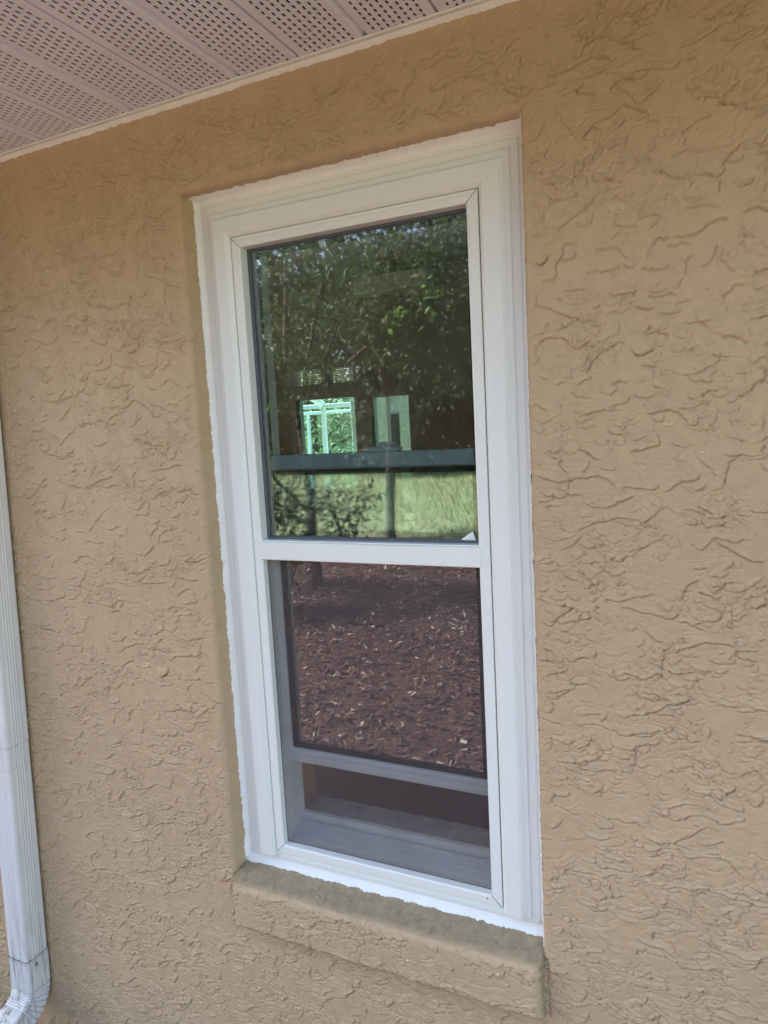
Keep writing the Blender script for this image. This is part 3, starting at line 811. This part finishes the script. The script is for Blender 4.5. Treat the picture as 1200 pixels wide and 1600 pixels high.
# drips of white paint on the sill
for (x, y, r) in ((0.566, 0.026, 0.0022), (0.562, 0.0245, 0.0014), (0.335, 0.006, 0.0012), (0.341, -0.004, 0.0016), (0.352, 0.001, 0.0010), (0.40, -0.002, 0.0011), (0.318, 0.016, 0.0009), (0.372, 0.018, 0.0012), (0.025, -0.006, 0.0020), (0.298, 0.024, 0.0011), (0.47, 0.003, 0.0008), (0.425, 0.010, 0.0009)):
    z = HZ0 + 0.30 * max(y - 0.01, 0) + 0.0008
    ang = np.linspace(0, 2 * np.pi, 9)[:-1]
    ringp = [(x + r * 1.3 * math.cos(q) * random.uniform(.7, 1.2), y + r * math.sin(q) * random.uniform(.7, 1.2), z - 0.001) for q in ang]
    dp = MB(); dp.add(ringp + [(x, y, z + r * 0.7)], [(i, (i + 1) % 8, 8) for i in range(8)], True)
    P(dp.build('paint_drip', M['caulk']))

# ------------------------------------------------------------------ downspout
ds = empty('downspout', (-0.62, -0.04, 0.2)); P(ds)
ds['label'] = 'white corrugated downspout with dirt round its elbow'
def PD(o): return P(o, ds)
def section(grow=0.0, w=0.070, d=0.062):
    """closed outline (u along x from the right edge, v outwards from the wall), ribbed"""
    pts = []; r = 0.006
    def side(x0, y0, x1, y1, nx_, ny_, ln):
        # four ribs near the middle
        for q in np.linspace(0, 1, 33)[:-1]:
            s_ = r / ln + q * (1 - 2 * r / ln)
            rib = 0.0
            for c in (0.32, 0.44, 0.56, 0.68):
                rib += 0.0016 * math.exp(-((s_ - c) / 0.020) ** 2)
            pts.append((x0 + (x1 - x0) * s_ + nx_ * (rib + grow), y0 + (y1 - y0) * s_ + ny_ * (rib + grow)))
    def arc(cx, cy, a0):
        for q in np.linspace(0, math.pi / 2, 5)[:-1]:
            pts.append((cx + (r + grow) * math.cos(a0 + q), cy + (r + grow) * math.sin(a0 + q)))
    # start lower right (x = 0, y = -0.008 wall side), go outwards
    xw, yw = 0.0, -0.008
    side(0, -0.008, 0, -0.008 - d, 1, 0, d)
    arc_pts = []
    for q in np.linspace(0, math.pi / 2, 5)[:-1]: pts.append((-r + (r + grow) * math.cos(q), -0.008 - d + r - (r + grow) * math.sin(q)))
    side(0, -0.008 - d, -w, -0.008 - d, 0, -1, w)
    for q in np.linspace(0, math.pi / 2, 5)[:-1]: pts.append((-w + r - (r + grow) * math.sin(q), -0.008 - d + r - (r + grow) * math.cos(q)))
    side(-w, -0.008 - d, -w, -0.008, -1, 0, d)
    for q in np.linspace(0, math.pi / 2, 5)[:-1]: pts.append((-w + r - (r + grow) * math.cos(q), -0.008 - r + (r + grow) * math.sin(q)))
    side(-w, -0.008, 0, -0.008, 0, 1, w)
    for q in np.linspace(0, math.pi / 2, 5)[:-1]: pts.append((-r + (r + grow) * math.sin(q), -0.008 - r + (r + grow) * math.cos(q)))
    return np.array(pts)
def xr(z): return -0.5640 - 0.0398 * (0.99 - z)
def loft(rings):
    n = len(rings[0]); V = np.concatenate(rings); F = []
    for i in range(len(rings) - 1):
        a = np.arange(n) + i * n; b = np.roll(np.arange(n), -1) + i * n
        F.append(np.stack([a, b, b + n, a + n], -1))
    return V, np.concatenate(F)
def straight(zs, grows):
    rs = []
    for z, g in zip(zs, grows):
        s_ = section(g); rs.append(np.stack([s_[:, 0] + xr(z), s_[:, 1], np.full(len(s_), z)], -1))
    return rs
V, F = loft(straight([1.5395, 1.0, 0.2035], [0.0012, 0.0012, 0.0012]))
PD(np_mesh('upper_pipe', V, F, M['pipe'], smooth=True))
V, F = loft(straight([0.225, -0.20, -0.395], [0, 0, 0]))
PD(np_mesh('lower_pipe', V, F, M['pipe'], smooth=True))
# elbow: sleeve, then pleated bend outwards from the wall
rs = straight([-0.3630, -0.40, -0.440], [0.0018, 0.0018, 0.0018])
zb0 = -0.447; cyc = -0.070 - 0.034
npl = 8
for i in range(npl * 6 + 1):
    a = R(72) * i / (npl * 6)
    ph = (i % 6) / 6.0
    g = 0.0018 - 0.0034 * (ph if ph < 0.67 else (1 - ph) * 2)
    s_ = section(g)
    rad = s_[:, 1] - cyc
    y = cyc + rad * math.cos(a); z = zb0 - rad * math.sin(a)
    rs.append(np.stack([s_[:, 0] + xr(zb0), y, z], -1))
for q in (0.02, 0.16):
    s_ = section(0.001); rad = s_[:, 1] - cyc; a = R(72)
    y = cyc + rad * math.cos(a) - q * math.sin(a); z = zb0 - rad * math.sin(a) - q * math.cos(a)
    rs.append(np.stack([s_[:, 0] + xr(zb0), y, z], -1))
V, F = loft(rs)
o = PD(np_mesh('elbow', V, F, M['pipe'], smooth=True)); o['label'] = 'pleated elbow with dirty seams'
# grime caught in the sleeve seam and in the pleats
gm = []; 
def seam(z, g, h, seed):
    s_ = section(g); n = len(s_)
    k = np.arange(n) / n
    wv = h * np.clip(0.5 + 0.9 * vnoise(k * 40, k * 0 + seed, seed), 0.05, 1.2)
    a_ = np.stack([s_[:, 0] + xr(z), s_[:, 1], np.full(n, z)], -1); b_ = a_.copy(); b_[:, 2] = z + wv
    return loft([b_, a_])
for z, g, h, sd2 in ((-0.3630, 0.0007, 0.0034, 3), (-0.3680, 0.0021, 0.0012, 5), (0.2015, 0.0004, 0.0012, 9), (0.1440, 0.0003, 0.0007, 11)):
    gm.append(seam(z, g, h, sd2))
for j in range(1, npl):
    i = j * 6 - 2
    a = R(72) * i / (npl * 6) - 0.004; s_ = section(0.0003); rad = s_[:, 1] - cyc; n = len(s_)
    k = np.arange(n) / n
    da = 0.010 + 0.004 * vnoise(k * 9, k * 0 + j, 40 + j)
    r0 = np.stack([s_[:, 0] + xr(zb0), cyc + rad * math.cos(a), zb0 - rad * math.sin(a)], -1)
    r1 = np.stack([s_[:, 0] + xr(zb0), cyc + rad * np.cos(a + da), zb0 - rad * np.sin(a + da)], -1)
    gm.append(loft([r0, r1]))
for v, f in gm: PD(np_mesh('seam_dirt', v, f, M['grime'], smooth=True))
sw = MB(); xs0 = xr(-0.38) + 0.0018
sw.tube([(xs0 - 0.001, -0.047, -0.380), (xs0 + 0.0022, -0.047, -0.380), (xs0 + 0.0030, -0.047, -0.380)], [0.0042, 0.0040, 0.0022], 12)
PD(sw.build('screw', M['grime']))

# ------------------------------------------------------------------ the room and what is seen through it
rm = MB()
rm.box(-4.955, -4.9, 0.2, 0.9, -0.70, 2.15).box(-4.955, -4.9, 3.2, 4.0, -0.70, 2.15).box(-4.955, -4.9, 0.9, 3.2, 1.45, 2.15).box(-4.955, -4.9, 0.9, 3.2, -0.7, -0.3); P(rm.build('side_wall', M['dark_room']))  # same added opening, out of view, to brighten the room
rm = MB(); rm.box(3.4, 3.5, 0.2, 4.0, -0.70, 2.2)
P(rm.build('side_wall', M['dark_room']))
P(MB().box(-4.9, 3.5, 0.2, 4.0, 2.15, 2.2).build('ceiling', M['dark_room']))
P(MB().box(-4.95, 3.5, 0.2, 4.2, -0.75, -0.70).build('room_floor', M['floor_in']))
fw = MB()
OX = [(-2.285, -1.725, -0.70, 1.185), (-1.585, -1.25, -0.70, 1.165)]
YW0, YW1 = 4.0, 4.12
fw.box(-5.0, -4.6, YW0, YW1, -0.7, 2.2).box(-4.6, -3.0, YW0, YW1, 1.5, 2.2).box(-3.0, -2.285, YW0, YW1, -0.7, 2.2).box(-1.725, -1.585, YW0, YW1, -0.7, 2.2).box(-1.25, 0.2, YW0, YW1, -0.7, 2.2).box(0.2, 2.8, YW0, YW1, 1.5, 2.2).box(2.8, 3.5, YW0, YW1, -0.7, 2.2)  # wide unseen openings at both ends, added to light up the room
fw.box(-2.285, -1.725, YW0, YW1, 1.185, 1.30).box(-1.585, -1.25, YW0, YW1, 1.165, 2.2).box(-2.285, -1.725, YW0, YW1, 1.43, 2.2)
fw.box(-2.285, -1.725, YW0, YW1, -0.7, 0.43).box(-1.585, -1.25, YW0, YW1, -0.7, 0.08)
fw.box(-2.02, -1.975, YW0, YW1, 1.301, 1.429)
P(fw.build('far_wall', M['dark_room']))
sbm = MB()
for k in range(9): sbm.box(-2.22, -1.73, 4.03, 4.045, 1.302 + k * 0.0142, 1.302 + k * 0.0142 + 0.0105)
P(sbm.build('transom_blind', M['blind']))
gf = MB(); gf.box(-2.284, -1.726, 4.07, 4.074, 0.431, 1.184); gf.box(-1.584, -1.251, 4.07, 4.074, 0.081, 1.164)
P(gf.build('far_glass', M['glass_far']))
# pale box on the far wall, stand-in for an unidentified light bar
pm = empty('pale_bar', (-1.3, 3.96, 2.0)); tag(pm, 'pale box standing in for an unidentified bar high on the far wall, seen dimly through the upper pane', 'pale bar')
o = MB().box(-0.31, 0.30, -0.10, 0.035, -0.06, 0.07, 0.004).build('box', M['alu'], pm)
# wing of the house beyond with its door
wg = MB()
wg.box(-2.6, -2.19, 5.6, 5.8, -0.78, 2.4).box(-2.045, -0.2, 5.6, 5.8, -0.78, 2.4).box(-2.19, -2.045, 5.6, 5.8, 1.24, 2.4)
P(wg.build('wing_wall', simple('pale_stucco', (0.62, 0.56, 0.42), 0.8, 0.05, 8)))
dd = MB(); dd.box(-2.188, -2.047, 5.66, 5.70, -0.75, 1.235, 0.002)
P(dd.build('sidelight', M['alu']))
dg = MB(); dg.box(-2.165, -2.055, 5.645, 5.659, -0.60, 1.06, 0.002)
P(dg.build('sidelight_pane', simple('dark_door_glass', (0.02, 0.025, 0.03), 0.1)))
tag(sheet('patio', -9, 3, 4.2, 9.0, ZG + 0.03, simple('patio_concrete', (0.45, 0.43, 0.40), 0.8, 0.1, 3), 4, 4), kind='structure')
# white screened cage over the patio
cg = empty('pool_cage', (-3.5, 6.5, ZG)); tag(cg, 'white aluminium screen cage on the patio, seen right through the room', 'screen cage')
def cgp(o): o.parent = cg; o.location = (3.5, -6.5, -ZG); return o
for (x, y) in ((-4.35, 6.5), (-3.46, 6.5), (-3.045, 6.5), (-5.2, 6.5), (-3.46, 9.0), (-5.2, 9.0)): cgp(MB().box(x - 0.024, x + 0.024, y - 0.024, y + 0.024, ZG + 0.03, 1.2, 0.003).build('post', M['alu']))
cm = MB()
for y in (6.5, 9.0): cgp(MB().box(-5.3, -2.7, y - 0.03, y + 0.03, 1.201, 1.250, 0.003).build('beam', M['alu']))
cgp(MB().box(-5.3, -2.7, 6.48, 6.52, 0.10, 0.14).build('rail', M['alu']))
for x in (-5.2, -3.46): cgp(MB().tube([(x, 6.5, 1.24), (x, 4.95, 1.74)], [0.04, 0.04], 4).build('rafter', M['alu']))

# ------------------------------------------------------------------ vegetation
def leaves(C, size, mat_name, name, parent=None, droop=0.3, spread=1.0, asp=0.42):
    n = len(C)
    a = rng.uniform(0, 2 * np.pi, n); e = rng.normal(-droop, 0.55, n)
    d = np.stack([np.cos(a) * np.cos(e), np.sin(a) * np.cos(e), np.sin(e)], -1)
    s_ = np.cross(d, rng.normal(0, 1, (n, 3)) * 0.5 + np.array([0, 0, 1.0])); s_ /= np.linalg.norm(s_, axis=1)[:, None] + 1e-9
    u = np.cross(s_, d)
    l = (size * rng.uniform(0.6, 1.25, n))[:, None]
    V = np.stack([C, C + d * l * 0.42 + s_ * l * asp / 2 + u * l * 0.06, C + d * l - u * l * 0.08, C + d * l * 0.42 - s_ * l * asp / 2 + u * l * 0.06], 1).reshape(-1, 3)
    F = np.arange(n * 4).reshape(-1, 4)
    return np_mesh(name, V, F, M[mat_name], parent)
def clumps(blobs, n_per, clump_r, k):
    """leaf positions: twig clumps scattered in ellipsoids"""
    out = []
    for (cx, cy, cz, rx, ry, rz) in blobs:
        m = max(1, n_per // k)
        p = rng.normal(0, 1, (m, 3)); p /= np.linalg.norm(p, axis=1)[:, None]
        p *= (rng.uniform(0.15, 1, m) ** 0.45)[:, None]
        c = np.array([cx, cy, cz]) + p * np.array([rx, ry, rz])
        q = np.repeat(c, k, 0) + rng.normal(0, clump_r, (m * k, 3)) * np.array([1, 1, 0.8])
        out.append(q)
    return np.concatenate(out)
def tree(name, label, cat, base, h, blobs, n_per, size, mat_name, clump_r, k, tr=0.14, group=None, droop=0.3):
    t = empty(name, base); tag(t, label, cat, group)
    b = MB(); bx, by, bz = base
    top = Vector((random.uniform(-.3, .3), random.uniform(-.3, .3), h))
    pts = [Vector((0, 0, -0.05)), Vector((0.02, 0.01, 0.25)), top * 0.35 + Vector((0.1, 0.05, 0)), top * 0.7 + Vector((-0.05, 0.08, 0)), top]
    b.tube(pts, [tr * 1.5, tr * 1.05, tr * 0.9, tr * 0.6, tr * 0.25], 10)
    for (cx, cy, cz, *_r) in blobs:
        c = Vector((cx, cy, cz)); f = min(0.8, max(0.2, 0.55 * c.z / h))
        st_ = pts[0].lerp(top, f) + Vector((0.03, 0.03, 0))
        mid = st_.lerp(c, 0.5) + Vector((0, 0, 0.12 * (c - st_).length))
        b.tube([st_, mid, c], [tr * 0.45, tr * 0.28, tr * 0.08], 6)
        for _ in range(3):
            e = c + Vector([random.uniform(-.7, .7) * q for q in _r])
            b.tube([mid.lerp(c, 0.6), e], [tr * 0.14, tr * 0.04], 5)
    b.build('trunk', M['bark'], t, fix=False)
    leaves(clumps(blobs, n_per, clump_r, k), size, mat_name, 'crown', t, droop)
    return t
G0 = ZG - 0.03
# young broad-leaved tree a few steps from the window; its leaves hang into the mirrored view
SMALL = tree('small_tree', 'young broad-leaved tree near the house, mirrored across the upper pane', 'tree', (-3.05, -5.2, ZG), 3.6,
     [(0.4, 0.8, 2.9, 0.9, 0.8, 0.7), (1.6, 1.1, 3.1, 0.9, 0.8, 0.7), (1.9, 1.3, 2.6, 0.5, .5, 0.35), (-0.5, 0.7, 2.5, 0.8, 0.7, 0.7), (0.9, 0.4, 3.7, 1.4, 1.2, 0.7), (-0.9, 0.3, 1.6, 0.5, 0.5, 0.5),
      (0.3, 0.5, 2.1, 0.6, 0.5, 0.35), (-0.3, 1.2, 1.2, 0.35, 0.3, 0.45)], 1300, 0.085, 'leaf', 0.10, 9, 0.055)
leaves(clumps([(-0.72 + 3.05, -3.03 + 5.2, 2.52, 0.13, 0.12, 0.11), (-1.0 + 3.05, -3.05 + 5.2, 2.42, 0.06, 0.05, 0.05), (-2.2 + 3.05, -3.1 + 5.2, 1.85, 0.12, 0.1, 0.08), (-2.3 + 3.05, -3.3 + 5.2, 1.5, 0.1, 0.1, 0.08)], 16, 0.03, 4), 0.070, 'leaf_sunlit', 'sunlit_leaves', SMALL, 0.1)  # leaves in the sun, their brightness painted by a lighter leaf colour
# shrubs along the bed edge
for i, (x, y, r, h, lab) in enumerate([(-2.75, -4.1, 0.50, 1.25, 'loose shrub nearest the window, mirrored low at the left of the upper pane'),
                                      (-3.9, -7.6, 0.55, 1.0, 'rounded shrub at the lawn edge, left of the thin mirrored trunk'),
                                      (-5.7, -8.3, 0.7, 1.2, 'broad shrub on the far edge of the bed')]):
    t_o = empty('shrub', (x, y, ZG)); tag(t_o, lab, 'shrub', 'shrubs in the mulch bed')
    b = MB()
    for _ in range(9):
        a = random.uniform(0, 6.28); b.tube([(0, 0, -0.03), (math.cos(a) * r * .4, math.sin(a) * r * .4, h * .5), (math.cos(a) * r * .7, math.sin(a) * r * .7, h * .9)], [0.012, 0.008, 0.003], 5)
    b.build('stem', M['bark'], t_o, fix=False)
    leaves(clumps([(0, 0, h * 0.62, r, r, h * 0.42)], 700, 0.07, 6), 0.095, 'leaf_dark', 'foliage', t_o, 0.0)
# slim trunk in front of the lawn
tree('slim_tree', 'slim dark-trunked tree at the lawn edge, mirrored below the middle of the upper pane', 'tree', (-3.75, -8.7, G0), 4.6,
     [(0, 0, 3.6, 1.3, 1.2, 0.9), (0.9, 0.4, 3.0, 0.8, 0.8, 0.6), (-1.0, 0.2, 3.1, 0.9, 0.8, 0.7), (0.1, 0.1, 4.6, 1.2, 1.1, 0.7)], 1700, 0.11, 'leaf', 0.14, 8, 0.075)
# woods beyond the lawn
WC = []; wt = MB()
for (x, y, h, s_) in [(-4.0, -27, 9, 1.0), (-7.5, -25, 8, 1.0), (-11, -27.5, 10, 1.1), (-14.5, -25.5, 9, 1.0), (-18, -28, 10, 1.1), (-21.5, -26, 9, 1.0), (-25, -29, 11, 1.2), (-0.5, -28, 9.5, 1.0),
                      (3.5, -26, 8.5, 1.0), (-9.2, -23.5, 7.5, 0.9), (-16.2, -24, 8, 0.95), (-29, -27, 10, 1.1), (8, -28, 9, 1)]:
    blobs = []
    for _ in range(10):
        a = random.uniform(0, 6.28); q = random.uniform(0.2, 1.0) * 2.3 * s_; z = random.uniform(0.16, 0.95) * h
        blobs.append((x + math.cos(a) * q, y + math.sin(a) * q, G0 + z, 1.9 * s_, 1.7 * s_, 1.2 * s_))
    WC.append(clumps(blobs, 1000, 0.33, 7))
    wt.tube([(x, y, G0 - .1), (x + .1, y, G0 + h * .5), (x, y, G0 + h * .9)], [0.25, 0.17, 0.06], 7)
tree('oak', 'second dark oak, on the right of the mirrored view behind the slim trunk', 'tree', (-1.6, -17.0, G0), 7,
     [(math.cos(a) * q, math.sin(a) * q, z, 2.0, 1.8, 1.2) for a, q, z in ((0, .5, 4.6), (.9, 2.6, 3.8), (1.9, 2.4, 4.9), (2.8, 2.8, 3.4), (3.7, 2.5, 5.0), (4.6, 2.7, 3.6), (5.5, 2.6, 4.8), (1, .8, 6.2), (2.5, 2.2, 6.4), (4.8, 2.2, 6.2), (3.0, 3.4, 5.6), (2.0, 3.0, 7.0), (3.6, 3.0, 7.0), (2.9, 4.6, 6.6), (2.6, 5.0, 4.8))], 1700, 0.2, 'leaf_dark', 0.24, 8, 0.2)
# undergrowth closing the wood below the crowns
n = 42000
C_ = np.stack([rng.uniform(-34, 12, n), rng.uniform(-31, -27, n), ZG + rng.uniform(0, 1, n) ** 1.3 * 3.4], -1)
C_[:, 2] += 0.5 * fbm(C_[:, 0] * 0.4, C_[:, 1] * 0.4, 9, 2)
wd = tag(leaves(np.concatenate(WC + [C_]), 0.34, 'leaf_dark', 'wood'), 'dark wood closing the far edge of the lawn in the mirrored view', 'wood', kind='stuff')
wt.build('trunks', M['bark'], wd, fix=False)['kind'] = 'stuff'
# trees behind the screened patio
for (x, y, h, lab) in [(-6.6, 11.5, 5.0, 'round green tree left behind the screen cage'), (-4.2, 12.2, 5.5, 'round green tree filling the view behind the screen cage'), (-8.5, 13, 6, 'taller green tree far behind the screen cage')]:
    blobs = [(random.uniform(-1.2, 1.2), random.uniform(-1, 1), z, 1.2, 1.0, 0.8) for z in (0.6, 1.0, 1.6, 2.0, 2.6, 3.2, 3.9, 4.5)]
    tree('garden_tree', lab, 'tree', (x, y, G0), h, blobs, 900, 0.13, 'leaf_garden', 0.16, 6, 0.1, 'trees behind the screen cage')
